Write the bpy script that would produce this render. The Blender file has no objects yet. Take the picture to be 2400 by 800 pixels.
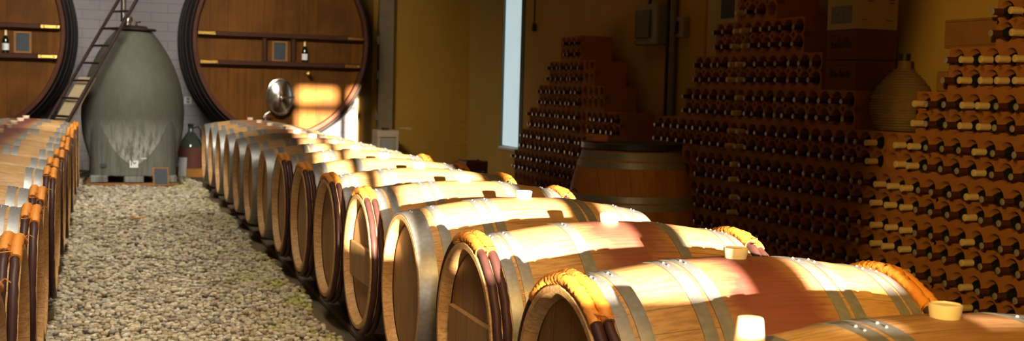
import bpy, math, random
import numpy as np
from mathutils import Vector, Matrix
random.seed(7)
S = bpy.context.scene
COL = S.collection
PI = math.pi
# ------------------------------------------------------------------ helpers
class MB:
    """collects vertices and faces and links them as ONE mesh object"""
    def __init__(s): s.v = []; s.f = []; s.m = []; s.cur = 0
    def add(s, vs, fs):
        b = len(s.v); s.v += [tuple(p) for p in vs]
        for f in fs: s.f.append(tuple(b + i for i in f)); s.m.append(s.cur)
        return s
    def box(s, lo, hi, M=None):
        x0, y0, z0 = lo; x1, y1, z1 = hi
        vs = [(x0,y0,z0),(x1,y0,z0),(x1,y1,z0),(x0,y1,z0),(x0,y0,z1),(x1,y0,z1),(x1,y1,z1),(x0,y1,z1)]
        if M is not None: vs = [tuple(M @ Vector(p)) for p in vs]
        return s.add(vs, [(3,2,1,0),(4,5,6,7),(0,1,5,4),(1,2,6,5),(2,3,7,6),(3,0,4,7)])
    def bbox(s, lo, hi, b=.004, M=None):
        """box with chamfered edges"""
        x0, y0, z0 = lo; x1, y1, z1 = hi
        c = [(x0+x1)/2, (y0+y1)/2, (z0+z1)/2]; h = [(x1-x0)/2, (y1-y0)/2, (z1-z0)/2]
        b = min(b, min(h)*.45)
        vs = []; idx = {}
        for sx in (-1,1):
            for sy in (-1,1):
                for sz in (-1,1):
                    for k in range(3):
                        d = [h[0]-b, h[1]-b, h[2]-b]; d[k] = h[k]
                        idx[(sx,sy,sz,k)] = len(vs)
                        vs.append((c[0]+sx*d[0], c[1]+sy*d[1], c[2]+sz*d[2]))
        fs = []
        R4 = [(-1,-1),(1,-1),(1,1),(-1,1)]
        for k in range(3):
            for sg in (-1,1):
                q = []
                for a, bb in R4:
                    t = [a, bb]; t.insert(k, sg); q.append(idx[(t[0],t[1],t[2],k)])
                if (sg > 0) == (k == 1): q.reverse()
                fs.append(q)
        for k in range(3):           # edges along axis k
            o = [i for i in range(3) if i != k]
            for a in (-1,1):
                for bb in (-1,1):
                    q = []
                    for e in (-1,1):
                        t = [0,0,0]; t[k]=e; t[o[0]]=a; t[o[1]]=bb; q.append(tuple(t))
                    fs.append([idx[q[0]+(o[0],)], idx[q[1]+(o[0],)], idx[q[1]+(o[1],)], idx[q[0]+(o[1],)]])
        for sx in (-1,1):
            for sy in (-1,1):
                for sz in (-1,1):
                    fs.append([idx[(sx,sy,sz,k)] for k in range(3)])
        if M is not None: vs = [tuple(M @ Vector(p)) for p in vs]
        return s.add(vs, fs)
    def lathe(s, prof, axis='z', seg=32, cap0=False, cap1=False, c=(0,0,0), sx=1, sy=1, closed=False):
        """prof: list of (along, radius)"""
        vs = []; n = len(prof)
        for (t, r) in prof:
            for k in range(seg):
                a = 2*PI*k/seg; u = r*math.cos(a)*sx; w = r*math.sin(a)*sy
                p = {'z': (u, w, t), 'x': (t, u, w), 'y': (w, t, u)}[axis]
                vs.append((p[0]+c[0], p[1]+c[1], p[2]+c[2]))
        fs = []
        m = n if closed else n-1
        for i in range(m):
            for k in range(seg):
                k2 = (k+1) % seg; j = (i+1) % n
                fs.append((i*seg+k, i*seg+k2, j*seg+k2, j*seg+k))
        if cap0: fs.append(tuple(range(seg))[::-1])
        if cap1: fs.append(tuple((n-1)*seg+k for k in range(seg)))
        return s.add(vs, fs)
    def tube(s, pts, r, seg=8, cap=True):
        pts = [Vector(p) for p in pts]; n = len(pts); vs = []
        rr = r if isinstance(r, (list, tuple)) else [r]*n
        up = None
        for i, p in enumerate(pts):
            d = (pts[min(i+1,n-1)] - pts[max(i-1,0)]).normalized()
            if up is None:
                up = Vector((0,0,1)) if abs(d.z) < .9 else Vector((1,0,0))
            a = d.cross(up).normalized(); b = a.cross(d).normalized(); up = b
            for k in range(seg):
                t = 2*PI*k/seg
                vs.append(tuple(p + a*rr[i]*math.cos(t) + b*rr[i]*math.sin(t)))
        fs = [(i*seg+k, i*seg+(k+1)%seg, (i+1)*seg+(k+1)%seg, (i+1)*seg+k) for i in range(n-1) for k in range(seg)]
        if cap: fs += [tuple(range(seg))[::-1], tuple((n-1)*seg+k for k in range(seg))]
        return s.add(vs, fs)
    def dome(s, c, r, axis=(0,0,1), seg=8):
        ax = Vector(axis).normalized(); t = ax.orthogonal().normalized(); b = ax.cross(t)
        vs = []; N = 3
        for i in range(N):
            e = PI/2*i/N
            for k in range(seg):
                a = 2*PI*k/seg
                vs.append(tuple(Vector(c) + (t*math.cos(a)+b*math.sin(a))*r*math.cos(e) + ax*r*math.sin(e)))
        vs.append(tuple(Vector(c)+ax*r))
        fs = [(i*seg+k, i*seg+(k+1)%seg, (i+1)*seg+(k+1)%seg, (i+1)*seg+k) for i in range(N-1) for k in range(seg)]
        fs += [((N-1)*seg+k, (N-1)*seg+(k+1)%seg, N*seg) for k in range(seg)]
        return s.add(vs, fs)
    def mesh(s, name, mats, smooth=None):
        me = bpy.data.meshes.new(name)
        me.from_pydata(s.v, [], s.f)
        for m in (mats if isinstance(mats, (list, tuple)) else [mats]): me.materials.append(m)
        if any(s.m): me.polygons.foreach_set('material_index', s.m)
        if smooth is not None:
            me.polygons.foreach_set('use_smooth', [True]*len(me.polygons))
            me.set_sharp_from_angle(angle=math.radians(smooth))
        me.update(); return me
    def build(s, name, mats, parent=None, smooth=None, loc=None):
        return link(name, s.mesh(name, mats, smooth), parent, loc)

def link(name, me, parent=None, loc=None):
    o = bpy.data.objects.new(name, me); COL.objects.link(o)
    if parent is not None: o.parent = parent
    if loc is not None: o.location = loc
    return o
def tag(o, label=None, cat=None, group=None, kind=None):
    if label: o['label'] = label
    if cat: o['category'] = cat
    if group: o['group'] = group
    if kind: o['kind'] = kind
    return o
def thing(name, label, cat, loc=(0,0,0), rz=0, group=None):
    o = bpy.data.objects.new(name, None); COL.objects.link(o)
    o.location = loc; o.rotation_euler = (0,0,rz); o.empty_display_size = .1
    return tag(o, label, cat, group)
def struct(name, mb, mat, parent=None, smooth=None):
    o = mb.build(name, mat, parent, smooth); o['kind'] = 'structure'; return o
def dup(root, loc, label, group=None, props=None):
    r = root.copy(); COL.objects.link(r); r.location = loc; r['label'] = label
    if group: r['group'] = group
    for ch in root.children:
        c = ch.copy(); COL.objects.link(c); c.parent = r
        if props:
            for k, v in props.items(): c[k] = v
        for g in ch.children:
            d = g.copy(); COL.objects.link(d); d.parent = c
    return r
ORD = ('first second third fourth fifth sixth seventh eighth ninth tenth eleventh twelfth thirteenth fourteenth fifteenth sixteenth '
       'seventeenth eighteenth nineteenth twentieth').split() + ['twenty-' + w for w in 'first second third fourth fifth sixth seventh eighth ninth'.split()] + ['thirtieth'] + ['thirty-' + w for w in 'first second third fourth fifth'.split()]

# ------------------------------------------------------------------ materials
class NT:
    def __init__(s, name):
        s.mat = bpy.data.materials.new(name); s.mat.use_nodes = True
        s.t = s.mat.node_tree; s.t.nodes.clear()
        s.out = s.n('ShaderNodeOutputMaterial'); s.b = s.n('ShaderNodeBsdfPrincipled')
        s.t.links.new(s.b.outputs[0], s.out.inputs[0])
    def n(s, ty, **kw):
        nd = s.t.nodes.new(ty)
        for k, v in kw.items(): setattr(nd, k, v)
        return nd
    def set(s, inp, v):
        if isinstance(v, bpy.types.NodeSocket): s.t.links.new(v, inp)
        elif v is not None: inp.default_value = v
    def math(s, op, a, b=None, c=None):
        m = s.n('ShaderNodeMath', operation=op)
        for i, x in enumerate((a, b, c)):
            if x is not None: s.set(m.inputs[i], x)
        return m.outputs[0]
    def mix(s, fac, a, b, mode='MIX'):
        m = s.n('ShaderNodeMix', data_type='RGBA', blend_type=mode)
        s.set(m.inputs[0], fac); s.set(m.inputs[6], a if not isinstance(a, tuple) else a+(1,)*(4-len(a))); s.set(m.inputs[7], b if not isinstance(b, tuple) else b+(1,)*(4-len(b)))
        return m.outputs[2]
    def obj(s): return s.n('ShaderNodeTexCoord').outputs['Object']
    def map(s, vec, scale=(1,1,1), loc=(0,0,0)):
        m = s.n('ShaderNodeMapping'); s.set(m.inputs[0], vec); m.inputs['Scale'].default_value = scale
        if isinstance(loc, tuple): m.inputs['Location'].default_value = loc
        else: s.set(m.inputs['Location'], loc)
        return m.outputs[0]
    def noise(s, vec, scale=5, detail=4, rough=.6, out=0, dist=0):
        m = s.n('ShaderNodeTexNoise'); s.set(m.inputs['Vector'], vec)
        m.inputs['Scale'].default_value = scale; m.inputs['Detail'].default_value = detail; m.inputs['Roughness'].default_value = rough
        m.inputs['Distortion'].default_value = dist
        return m.outputs[out]
    def ramp(s, fac, stops):
        r = s.n('ShaderNodeValToRGB'); s.set(r.inputs[0], fac); e = r.color_ramp.elements
        while len(e) < len(stops): e.new(.5)
        for q, (p, c) in zip(e, stops):
            q.position = p; q.color = (c if isinstance(c, tuple) else (c,c,c)) + (1,)
        return r.outputs[0]
    def bump(s, h, strength=.3, dist=.01):
        b = s.n('ShaderNodeBump'); s.set(b.inputs['Height'], h); b.inputs['Strength'].default_value = strength; b.inputs['Distance'].default_value = dist
        s.t.links.new(b.outputs[0], s.b.inputs['Normal'])
    def rnd(s): return s.n('ShaderNodeObjectInfo').outputs['Random']
    def attr(s, name, ty='OBJECT'):
        a = s.n('ShaderNodeAttribute', attribute_type=ty, attribute_name=name); return a.outputs['Fac'] if ty == 'OBJECT' else a.outputs['Color']
    def rndvec(s, k=37.):
        c = s.n('ShaderNodeCombineXYZ'); r = s.math('MULTIPLY', s.rnd(), k)
        for i in range(3): s.set(c.inputs[i], r)
        return c.outputs[0]
    def fin(s, col=None, rough=.5, metal=0., spec=None, **kw):
        s.set(s.b.inputs['Base Color'], col if not isinstance(col, tuple) else col + (1,)*(4-len(col)))
        s.set(s.b.inputs['Roughness'], rough); s.set(s.b.inputs['Metallic'], metal)
        if spec is not None: s.b.inputs['Specular IOR Level'].default_value = spec
        for k, v in kw.items(): s.set(s.b.inputs[k.replace('_', ' ')], v)
        return s.mat

def plain(name, col, rough=.6, metal=0., var=.18, scale=14, bump=.12):
    m = NT(name); c = m.obj(); nz = m.noise(c, scale, 5)
    a = tuple(x*(1-var) for x in col); b = tuple(min(1, x*(1+var)) for x in col)
    m.bump(nz, bump, .006)
    return m.fin(m.mix(nz, a, b), rough, metal, .5 if rough < .5 else .2)

def oak_stave(name):
    m = NT(name); c = m.map(m.obj(), loc=m.rndvec())
    o = m.obj(); sp = m.n('ShaderNodeSeparateXYZ'); m.set(sp.inputs[0], o)
    ang = m.math('ARCTAN2', sp.outputs[1], m.math('SUBTRACT', sp.outputs[2], .3375))
    t = m.math('MULTIPLY', m.math('ADD', ang, PI), 30/(2*PI))
    fl = m.math('FLOOR', t); fr = m.math('FRACT', t)
    wn = m.n('ShaderNodeTexWhiteNoise', noise_dimensions='1D'); m.set(wn.inputs['W'], m.math('ADD', fl, m.math('MULTIPLY', m.rnd(), 91.)))
    groove = m.math('LESS_THAN', m.math('MINIMUM', fr, m.math('SUBTRACT', 1., fr)), .018)
    grain = m.noise(m.map(c, (3, 40, 40)), 3, 6, .65)
    blot = m.noise(m.map(c, (2.2, 3, 3)), 2.2, 4, .6)
    base = m.mix(wn.outputs[0], (.49, .275, .095), (.60, .375, .155))
    base = m.mix(m.ramp(grain, [(.40, 0.), (.70, 1.)]), base, (.31, .15, .05))
    base = m.mix(m.math('MULTIPLY', m.ramp(blot, [(.45, 0.), (.75, 1.)]), .5), base, (.33, .16, .06))
    # wine stain round the bung
    dx = m.math('ABSOLUTE', sp.outputs[0])
    w = m.math('ADD', dx, m.math('MULTIPLY', m.math('SUBTRACT', blot, .5), .35))
    st = m.ramp(w, [(.05, 1.), (.22, 0.)])
    st = m.math('MULTIPLY', st, m.math('MULTIPLY', m.attr('stain'), .95))
    base = m.mix(st, base, m.mix(grain, (.19, .046, .034), (.10, .026, .026)))
    base = m.mix(m.math('MULTIPLY', groove, .6), base, (.12, .055, .02))
    m.bump(m.math('SUBTRACT', m.math('MULTIPLY', grain, .5), groove), .25, .004)
    return m.fin(base, .55, spec=.35)
def oak_head(name):
    m = NT(name); o = m.obj(); c = m.map(o, loc=m.rndvec())
    sp = m.n('ShaderNodeSeparateXYZ'); m.set(sp.inputs[0], o)
    t = m.math('MULTIPLY', sp.outputs[1], 9.); fl = m.math('FLOOR', t); fr = m.math('FRACT', t)
    wn = m.n('ShaderNodeTexWhiteNoise', noise_dimensions='1D'); m.set(wn.inputs['W'], m.math('ADD', fl, m.math('MULTIPLY', m.rnd(), 91.)))
    g = m.math('LESS_THAN', fr, .03)
    grain = m.noise(m.map(c, (40, 40, 3)), 3, 6, .65)
    base = m.mix(wn.outputs[0], (.32, .165, .050), (.43, .25, .090))
    base = m.mix(m.ramp(grain, [(.35, 0.), (.75, 1.)]), base, (.24, .12, .04))
    lowstain = m.ramp(m.noise(c, 3.5, 4), [(.55, 0.), (.7, 1.)])
    base = m.mix(m.math('MULTIPLY', lowstain, m.math('MULTIPLY', m.attr('stain'), .6)), base, (.30, .06, .06))
    base = m.mix(g, base, (.14, .07, .03))
    m.bump(m.math('SUBTRACT', m.math('MULTIPLY', grain, .4), g), .2, .004)
    return m.fin(base, .6, spec=.3)
def foudre_wood(name, axis=0, col=(.135, .048, .0036), dark=(.068, .021, .0015), n=5.):
    m = NT(name); o = m.obj(); sp = m.n('ShaderNodeSeparateXYZ'); m.set(sp.inputs[0], o)
    t = m.math('MULTIPLY', sp.outputs[axis], n); fl = m.math('FLOOR', t); fr = m.math('FRACT', t)
    wn = m.n('ShaderNodeTexWhiteNoise', noise_dimensions='1D'); m.set(wn.inputs['W'], fl)
    sc = [14, 14, 14]; sc[2 if axis == 0 else 0] = 1.2
    gr = m.noise(m.map(o, tuple(sc)), 2, 6, .6); bl = m.noise(o, 2.5, 4)
    base = m.mix(wn.outputs[0], col, tuple(x*.62 for x in col))
    base = m.mix(m.ramp(gr, [(.35, 0.), (.75, 1.)]), base, dark)
    base = m.mix(m.math('MULTIPLY', m.ramp(bl, [(.4, 0.), (.7, 1.)]), .5), base, tuple(x*1.5 for x in col))
    base = m.mix(m.math('LESS_THAN', fr, .02), base, (.05, .02, .005))
    m.bump(gr, .12, .004)
    return m.fin(base, .62, spec=.12)
def steel(name, col=(.29, .285, .27), rough=.42):
    m = NT(name); c = m.map(m.obj(), loc=m.rndvec()); v = m.n('ShaderNodeTexVoronoi'); m.set(v.inputs['Vector'], c); v.inputs['Scale'].default_value = 60
    nz = m.noise(c, 18, 5)
    base = m.mix(v.outputs['Distance'], col, tuple(x*.7 for x in col)); base = m.mix(m.ramp(nz, [(.5, 0.), (.78, 1.)]), base, (.26, .21, .17))
    m.bump(nz, .08, .003)
    return m.fin(base, m.math('ADD', m.math('MULTIPLY', nz, .25), rough-.1), .45)
def concrete(name):
    m = NT(name); o = m.obj(); sp = m.n('ShaderNodeSeparateXYZ'); m.set(sp.inputs[0], o)
    n1 = m.noise(o, 3, 6); n2 = m.noise(m.map(o, (12, 12, 1.)), 2, 6, .7)
    base = m.mix(n1, (.056, .052, .035), (.088, .082, .058))
    base = m.mix(m.math('MULTIPLY', m.ramp(n2, [(.45, 0.), (.8, 1.)]), .35), base, (.14, .135, .105))
    band = m.ramp(m.math('ADD', sp.outputs[2], m.math('MULTIPLY', m.math('SUBTRACT', n2, .5), .5)), [(.28, 1.), (.74, 0.)])
    rad = m.math('SUBTRACT', 1., m.math('MULTIPLY', m.math('ABSOLUTE', sp.outputs[0]), 2.2))
    front = m.attr('deposit')
    base = m.mix(m.math('MULTIPLY', m.math('MULTIPLY', band, front), m.math('MULTIPLY', m.ramp(n2, [(.4, .15), (.6, 1.)]), .75)), base, (.72, .70, .62))
    m.bump(n1, .2, .008)
    return m.fin(base, .7, spec=.3)
def plaster(name, a, b, scuff=None, brick=False):
    m = NT(name); o = m.obj(); n1 = m.noise(o, 1.6, 5); n2 = m.noise(o, 30, 4)
    base = m.mix(n1, a, b)
    if scuff:
        s = m.math('MULTIPLY', m.ramp(m.noise(m.map(o, (1, 9, 9)), 2.4, 6, .75), [(.62, 0.), (.68, 1.)]), 1.)
        sp = m.n('ShaderNodeSeparateXYZ'); m.set(sp.inputs[0], o)
        lo = m.ramp(sp.outputs[2], [(.3, 1.), (1.3, 0.)])
        base = m.mix(m.math('MULTIPLY', s, lo), base, scuff)
    h = n2
    if brick:
        bt = m.n('ShaderNodeTexBrick'); sp = m.n('ShaderNodeSeparateXYZ'); m.set(sp.inputs[0], o); cb = m.n('ShaderNodeCombineXYZ')
        m.set(cb.inputs[0], sp.outputs[0]); m.set(cb.inputs[1], sp.outputs[2]); m.set(bt.inputs['Vector'], cb.outputs[0])
        bt.inputs['Scale'].default_value = 1.; bt.inputs['Brick Width'].default_value = .40; bt.inputs['Row Height'].default_value = .115; bt.inputs['Mortar Size'].default_value = .006
        bt.inputs['Mortar Smooth'].default_value = .3
        base = m.mix(m.math('MULTIPLY', bt.outputs['Fac'], .45), base, tuple(x*.5 for x in a)); h = m.math('SUBTRACT', m.math('MULTIPLY', n2, .3), bt.outputs['Fac'])
    m.bump(h, .25, .006)
    return m.fin(base, .8, spec=.2)
def pebble_mat(name):
    m = NT(name); col = m.attr('tone', 'GEOMETRY'); g = m.n('ShaderNodeNewGeometry').outputs['Position']
    sp = m.n('ShaderNodeSeparateXYZ'); m.set(sp.inputs[0], g)
    nz = m.noise(g, 1.7, 5); side = m.ramp(m.math('ADD', sp.outputs[0], m.math('MULTIPLY', m.math('SUBTRACT', nz, .5), 1.1)), [(.62, 0.), (.95, 1.)])
    pat = m.ramp(m.noise(g, 4.5, 5), [(.50, 0.), (.60, 1.)])
    n2 = m.noise(g, 60, 4)
    base = m.mix(n2, col, m.mix(1., col, (.72, .70, .66), 'MULTIPLY'))
    base = m.mix(m.math('MULTIPLY', m.math('MULTIPLY', side, pat), .75), base, (.36, .33, .06))
    m.bump(n2, .4, .004)
    return m.fin(base, .75, spec=.3)
def wicker_mat(name, a, b, sc=90):
    m = NT(name); o = m.obj(); w = m.noise(m.map(o, (1, 1, 2.5)), sc, 3); n = m.noise(o, 14, 4)
    m.bump(w, .5, .004)
    return m.fin(m.mix(m.math('MULTIPLY', m.math('ADD', w, n), .5), a, b), .6)
def terracotta(name):
    m = NT(name); o = m.obj(); c = m.map(o, loc=m.rndvec()); n1 = m.noise(c, 5, 5); n2 = m.noise(c, 40, 3)
    base = m.mix(n1, (.34, .122, .026), (.43, .172, .04)); base = m.mix(m.math('MULTIPLY', m.rnd(), .3), base, (.40, .14, .06))
    m.bump(n2, .15, .004)
    return m.fin(base, .8, spec=.2)

M = dict(
    stave=oak_stave('barrel_oak'), head=oak_head('barrel_head_oak'), steel=steel('galvanised_steel'),
    rod=plain('chestnut_rod', (.050, .020, .016), .5, var=.45, scale=30), bind=wicker_mat('willow_binding', (.50, .15, .012), (.72, .29, .035)),
    sil=plain('cream_silicone', (.80, .66, .44), .45, var=.05, bump=.03), terra=terracotta('terracotta_block'),
    glass=plain('dark_bottle_glass', (.010, .012, .007), .08, var=.1, bump=0), capdark=plain('dark_capsule', (.085, .026, .014), .5, var=.2),
    captip=plain('tin_capsule_top', (.40, .35, .27), .35, .3, var=.1), capcream=plain('cream_capsule', (.72, .52, .24), .45, var=.08),
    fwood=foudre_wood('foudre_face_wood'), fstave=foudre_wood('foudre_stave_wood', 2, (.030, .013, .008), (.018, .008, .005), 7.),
    fdark=plain('foudre_beam_wood', (.050, .014, .004), .6, var=.3), fchime=plain('foudre_chime_wood', (.07, .020, .007), .65, var=.3), iron=plain('black_iron', (.017, .012, .010), .6, .3, var=.3),
    brass=plain('brass', (.80, .52, .13), .25, 1., var=.1, bump=.03), chrome=plain('polished_steel', (.66, .63, .54), .22, 1., var=.05, bump=0),
    conc=concrete('egg_concrete'), slate=plain('slate', (.05, .055, .06), .6, var=.3), paleframe=plain('pale_wood', (.46, .36, .20), .6),
    rust=plain('rusty_steel', (.026, .012, .008), .65, .1, var=.4), timber=plain('raw_timber', (.27, .125, .033), .65, var=.3, scale=9),
    darktimber=plain('dark_timber', (.07, .042, .02), .75, var=.35), orangewood=plain('orange_wood', (.50, .23, .045), .6, var=.25),
    white=plain('white_plastic', (.75, .74, .70), .5, var=.05), grey=plain('grey_plastic', (.28, .25, .19), .5, var=.08),
    green=plain('tinted_cover', (.05, .075, .045), .2, var=.3), black=plain('black_rubber', (.012, .012, .014), .45, var=.2),
    paper=plain('pale_paper', (.46, .35, .16), .8, var=.06), kraft=plain('brown_card', (.16, .062, .020), .8, var=.12), ink=plain('dark_ink', (.045, .022, .014), .7, var=.1),
    blueink=plain('grey_print', (.19, .17, .15), .7, var=.6, scale=40), clay=plain('red_pot', (.22, .085, .055), .7, var=.2), greenglass=plain('green_glass', (.06, .07, .05), .15, var=.2),
    basket=wicker_mat('basket_wicker', (.09, .048, .011), (.30, .175, .05), 45), pipe=plain('grey_conduit', (.17, .15, .11), .45, .3),
    redbox=plain('red_brown_crate', (.10, .032, .018), .6), blue=plain('blue_plastic', (.03, .035, .14), .4), orangeedge=plain('orange_edge', (.42, .16, .03), .6),
    wallwarm=plaster('warm_plaster', (.44, .265, .055), (.52, .33, .075)), wallscuff=plaster('scuffed_plaster', (.29, .145, .013), (.39, .20, .021), scuff=(.62, .52, .30)),
    wallwhite=plaster('white_block_wall', (.33, .29, .285), (.39, .35, .34), brick=True), wallbeige=plaster('beige_plaster', (.36, .30, .22), (.43, .36, .26)),
    ceil=plaster('ceiling_plaster', (.40, .36, .28), (.46, .42, .34)), earth=plain('earth_floor', (.115, .080, .045), .9, var=.4, scale=8, bump=.4),
    kerb=plain('worn_concrete', (.15, .105, .06), .85, var=.3), pebble=pebble_mat('pebbles'), post=plain('weathered_post', (.17, .12, .055), .7, var=.25, scale=10),
    doorpaint=plain('painted_door', (.46, .33, .115), .6, var=.06), jamb=plain('green_grey_paint', (.12, .13, .10), .6),
)
mp = NT('frosted_pane'); nz = mp.noise(mp.map(mp.obj(), (1, 3, 1)), 2.5, 4)
mp.set(mp.b.inputs['Emission Color'], mp.mix(nz, (.30, .41, .44), (.40, .50, .51))); mp.b.inputs['Emission Strength'].default_value = 1.25
M['pane'] = mp.fin((.4, .5, .52), .4)

# ------------------------------------------------------------------ setting
XR = 4.4; YB = 15.4; YN = 14.37; XL = -4.0; YR = -1.6; ZC = 4.0
struct('floor', MB().box((XL-.2, YR-.2, -.2), (XR+.2, YB+.2, 0)), M['earth'])
struct('ceiling', MB().box((XL-.2, YR-.2, ZC), (XR+.2, YB+.2, ZC+.15)), M['ceil'])
struct('wall_left', MB().box((XL-.2, YR-.2, 0), (XL, YB+.2, ZC)), M['wallbeige'])
struct('wall_back', MB().box((XL, YB, 0), (3.16, YB+.2, ZC)), M['wallwhite'])
wb = MB(); wb.box((3.16, YN, 0), (XR, YB+.2, ZC)); struct('wall_back_pier', wb, M['wallscuff'])
# right wall with a window opening
WY0, WY1, WZ0, WZ1 = 12.40, 13.09, .45, 2.75
w = MB(); w.box((XR, YR-.2, 0), (XR+.25, WY0, ZC)); w.box((XR, WY1, 0), (XR+.25, YB+.2, ZC)); w.box((XR, WY0, 0), (XR+.25, WY1, WZ0)); w.box((XR, WY0, WZ1), (XR+.25, WY1, ZC))
struct('wall_right', w, M['wallwarm'])
win = MB(); win.box((XR+.03, WY0+.02, WZ0+.03), (XR+.05, WY1-.01, WZ1-.02)); win = struct('window_1', win, M['pane'])
fr = MB(); fr.bbox((XR-.012, WY0-.085, WZ0), (XR+.06, WY0+.02, WZ1)); fr.bbox((XR+.0, WY1-.012, WZ0), (XR+.06, WY1+.0, WZ1)); fr.bbox((XR, WY0, WZ1-.03), (XR+.06, WY1, WZ1)); struct('window_frame', fr, M['jamb'], win)
struct('window_sill', MB().bbox((XR-.014, WY0-.02, WZ0-.012), (XR+.06, WY1+.01, WZ0+.016)), M['white'], win)
# rear wall (behind the viewer) with a glazed double door the low sun comes through
DX0, DM0, DM1, DX1, DZ = .31, 1.0, 1.15, 1.45, 2.50
r = MB(); r.box((XL, YR-.2, 0), (DX0, YR, ZC)); r.box((DX1, YR-.2, 0), (XR, YR, ZC)); r.box((DX0, YR-.2, DZ), (DX1, YR, ZC)); r.box((1.35, YR-.2, 1.75), (DX1, YR, DZ)); r.box((DX0, YR-.2, 1.95), (.54, YR, DZ)); struct('wall_rear', r, M['wallbeige'])  # unseen upper corner blocks added to trim the sun beam
dr = MB(); dr.box((DM0, YR-.12, 0), (DM1, YR-.06, DZ)); dr.box((DX0, YR-.12, 2.21), (DX1, YR-.06, 2.32)); dr.box((DX0, YR-.12, 0), (DX1, YR-.06, 1.05)); dr.box((.43, YR-.12, 1.05), (.50, YR-.06, DZ)); struct('door_2', dr, M['post'])

# white masonry cradle wall under the right flank of the sunlit cask
cw = MB(); vs = []; n = 16
for i in range(n+1):
    x = 2.20+(2.845-2.20)*i/n; u = (x-1.967)/1.042; zt_ = 1.60-1.166*math.sqrt(1-u*u)
    for yy in (13.70, 13.785): vs += [(x, yy, 0), (x, yy, zt_)]
fs = []
for i in range(n):
    a = i*4; e = a+4; fs += [(a, e, e+1, a+1), (a+2, a+3, e+3, e+2), (a+1, e+1, e+3, a+3)]
fs += [(0, 1, 3, 2), (n*4, n*4+2, n*4+3, n*4+1)]; cw.add(vs, fs); struct('wall_cradle', cw, M['wallwhite'])

# post, door leaf and hinges at the far pier
struct('door_1', MB().bbox((3.085, 15.06, 0), (3.16, 15.12, ZC)), M['doorpaint'])
pz = MB(); pz.bbox((3.215, YN-.10, 0), (3.40, YN, ZC)); struct('trim_1', pz, M['post'])
hg = MB()
for z in (1.68, 1.26, .76): hg.tube([(3.20, YN-.11, z-.05), (3.20, YN-.11, z+.05)], .018, 8); hg.box((3.17, YN-.10, z-.012), (3.21, YN-.06, z+.012))
struct('door_hinge', hg, M['pipe'], bpy.data.objects['door_1'])

# ------------------------------------------------------------------ gravel of the aisle
def gravel():
    rng = np.random.default_rng(3)
    t = (1+5**.5)/2
    iv = np.array([(-1,t,0),(1,t,0),(-1,-t,0),(1,-t,0),(0,-1,t),(0,1,t),(0,-1,-t),(0,1,-t),(t,0,-1),(t,0,1),(-t,0,-1),(-t,0,1)], float); iv /= np.linalg.norm(iv[0])
    ifc = np.array([(0,11,5),(0,5,1),(0,1,7),(0,7,10),(0,10,11),(1,5,9),(5,11,4),(11,10,2),(10,7,6),(7,1,8),(3,9,4),(3,4,2),(3,2,6),(3,6,8),(3,8,9),(4,9,5),(2,4,11),(6,2,10),(8,6,7),(9,8,1)])
    pts = []
    y = 4.6
    while y < 14.9:
        sp = .021 + .0014*(y-4.6)
        nx = int((1.14+.285)/sp)
        xs = -.285 + (np.arange(nx)+rng.random(nx)*.9-.2)*sp
        for x in xs: pts.append((x, y+(rng.random()-.5)*sp*.9, sp))
        y += sp*.82
    pts = np.array(pts); n = len(pts)
    edge = 1.01 + .025*np.sin(pts[:,1]*2.1) + .02*np.sin(pts[:,1]*5.3)
    pts = pts[pts[:,0] < edge]
    x_, y_ = pts[:,0], pts[:,1]
    busy = ((x_ > -.18) & (x_ < .86) & (y_ > 12.93) & (y_ < 14.0)) | ((x_ > .50) & (x_ < .74) & (y_ > 12.82) & (y_ < 13.0)) | ((x_ > .78) & (y_ > 14.1) & (y_ < 14.8)) | (y_ > 14.75)
    pts = pts[~busy]; n = len(pts)
    r = pts[:,2]*(.46+.30*rng.random(n)**2)
    V = np.repeat(iv[None], n, 0)*(1+.22*(rng.random((n,12,1))-.5)); V = V*np.stack([r*(1+.5*rng.random(n)), r*(1+.2*rng.random(n)), r*(.62+.3*rng.random(n))], 1)[:,None,:]
    a = rng.random(n)*6.28; ca, sa = np.cos(a)[:,None], np.sin(a)[:,None]
    X = V[:,:,0]*ca - V[:,:,1]*sa; Y = V[:,:,0]*sa + V[:,:,1]*ca
    wav = .012*np.sin(pts[:,0]*9+2*np.sin(pts[:,1]*3))*np.sin(pts[:,1]*11+3*np.sin(pts[:,0]*4)) + .008*rng.standard_normal(n)
    P = np.stack([X+pts[:,0:1], Y+pts[:,1:2], V[:,:,2]+(.012+wav*.8)[:,None]], 2).reshape(-1,3)
    F = (ifc[None] + (np.arange(n)*12)[:,None,None]).reshape(-1,3)
    me = bpy.data.meshes.new('gravel'); me.vertices.add(len(P)); me.vertices.foreach_set('co', P.ravel())
    me.loops.add(F.size); me.loops.foreach_set('vertex_index', F.ravel().astype(np.int32)); me.polygons.add(len(F)); me.polygons.foreach_set('loop_start', np.arange(0, F.size, 3, dtype=np.int32))
    me.polygons.foreach_set('use_smooth', np.ones(len(F), bool)); me.update(calc_edges=True)
    ca = me.color_attributes.new('tone', 'FLOAT_COLOR', 'POINT')
    pal = np.array([(.50,.42,.28),(.40,.35,.265),(.34,.26,.145),(.60,.53,.39),(.23,.21,.165)]); k = rng.choice(5, n, p=[.32,.26,.2,.14,.08]); c = pal[k]*(.85+.3*rng.random((n,1)))
    C4 = np.concatenate([np.repeat(c, 12, 0), np.ones((n*12,1))], 1); ca.data.foreach_set('color', C4.ravel())
    me.materials.append(M['pebble'])
    tag(link('gravel', me), 'grey and ochre gravel covering the aisle between the barrel rows', 'gravel', kind='stuff')
gravel()
lf = MB(); 
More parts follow.
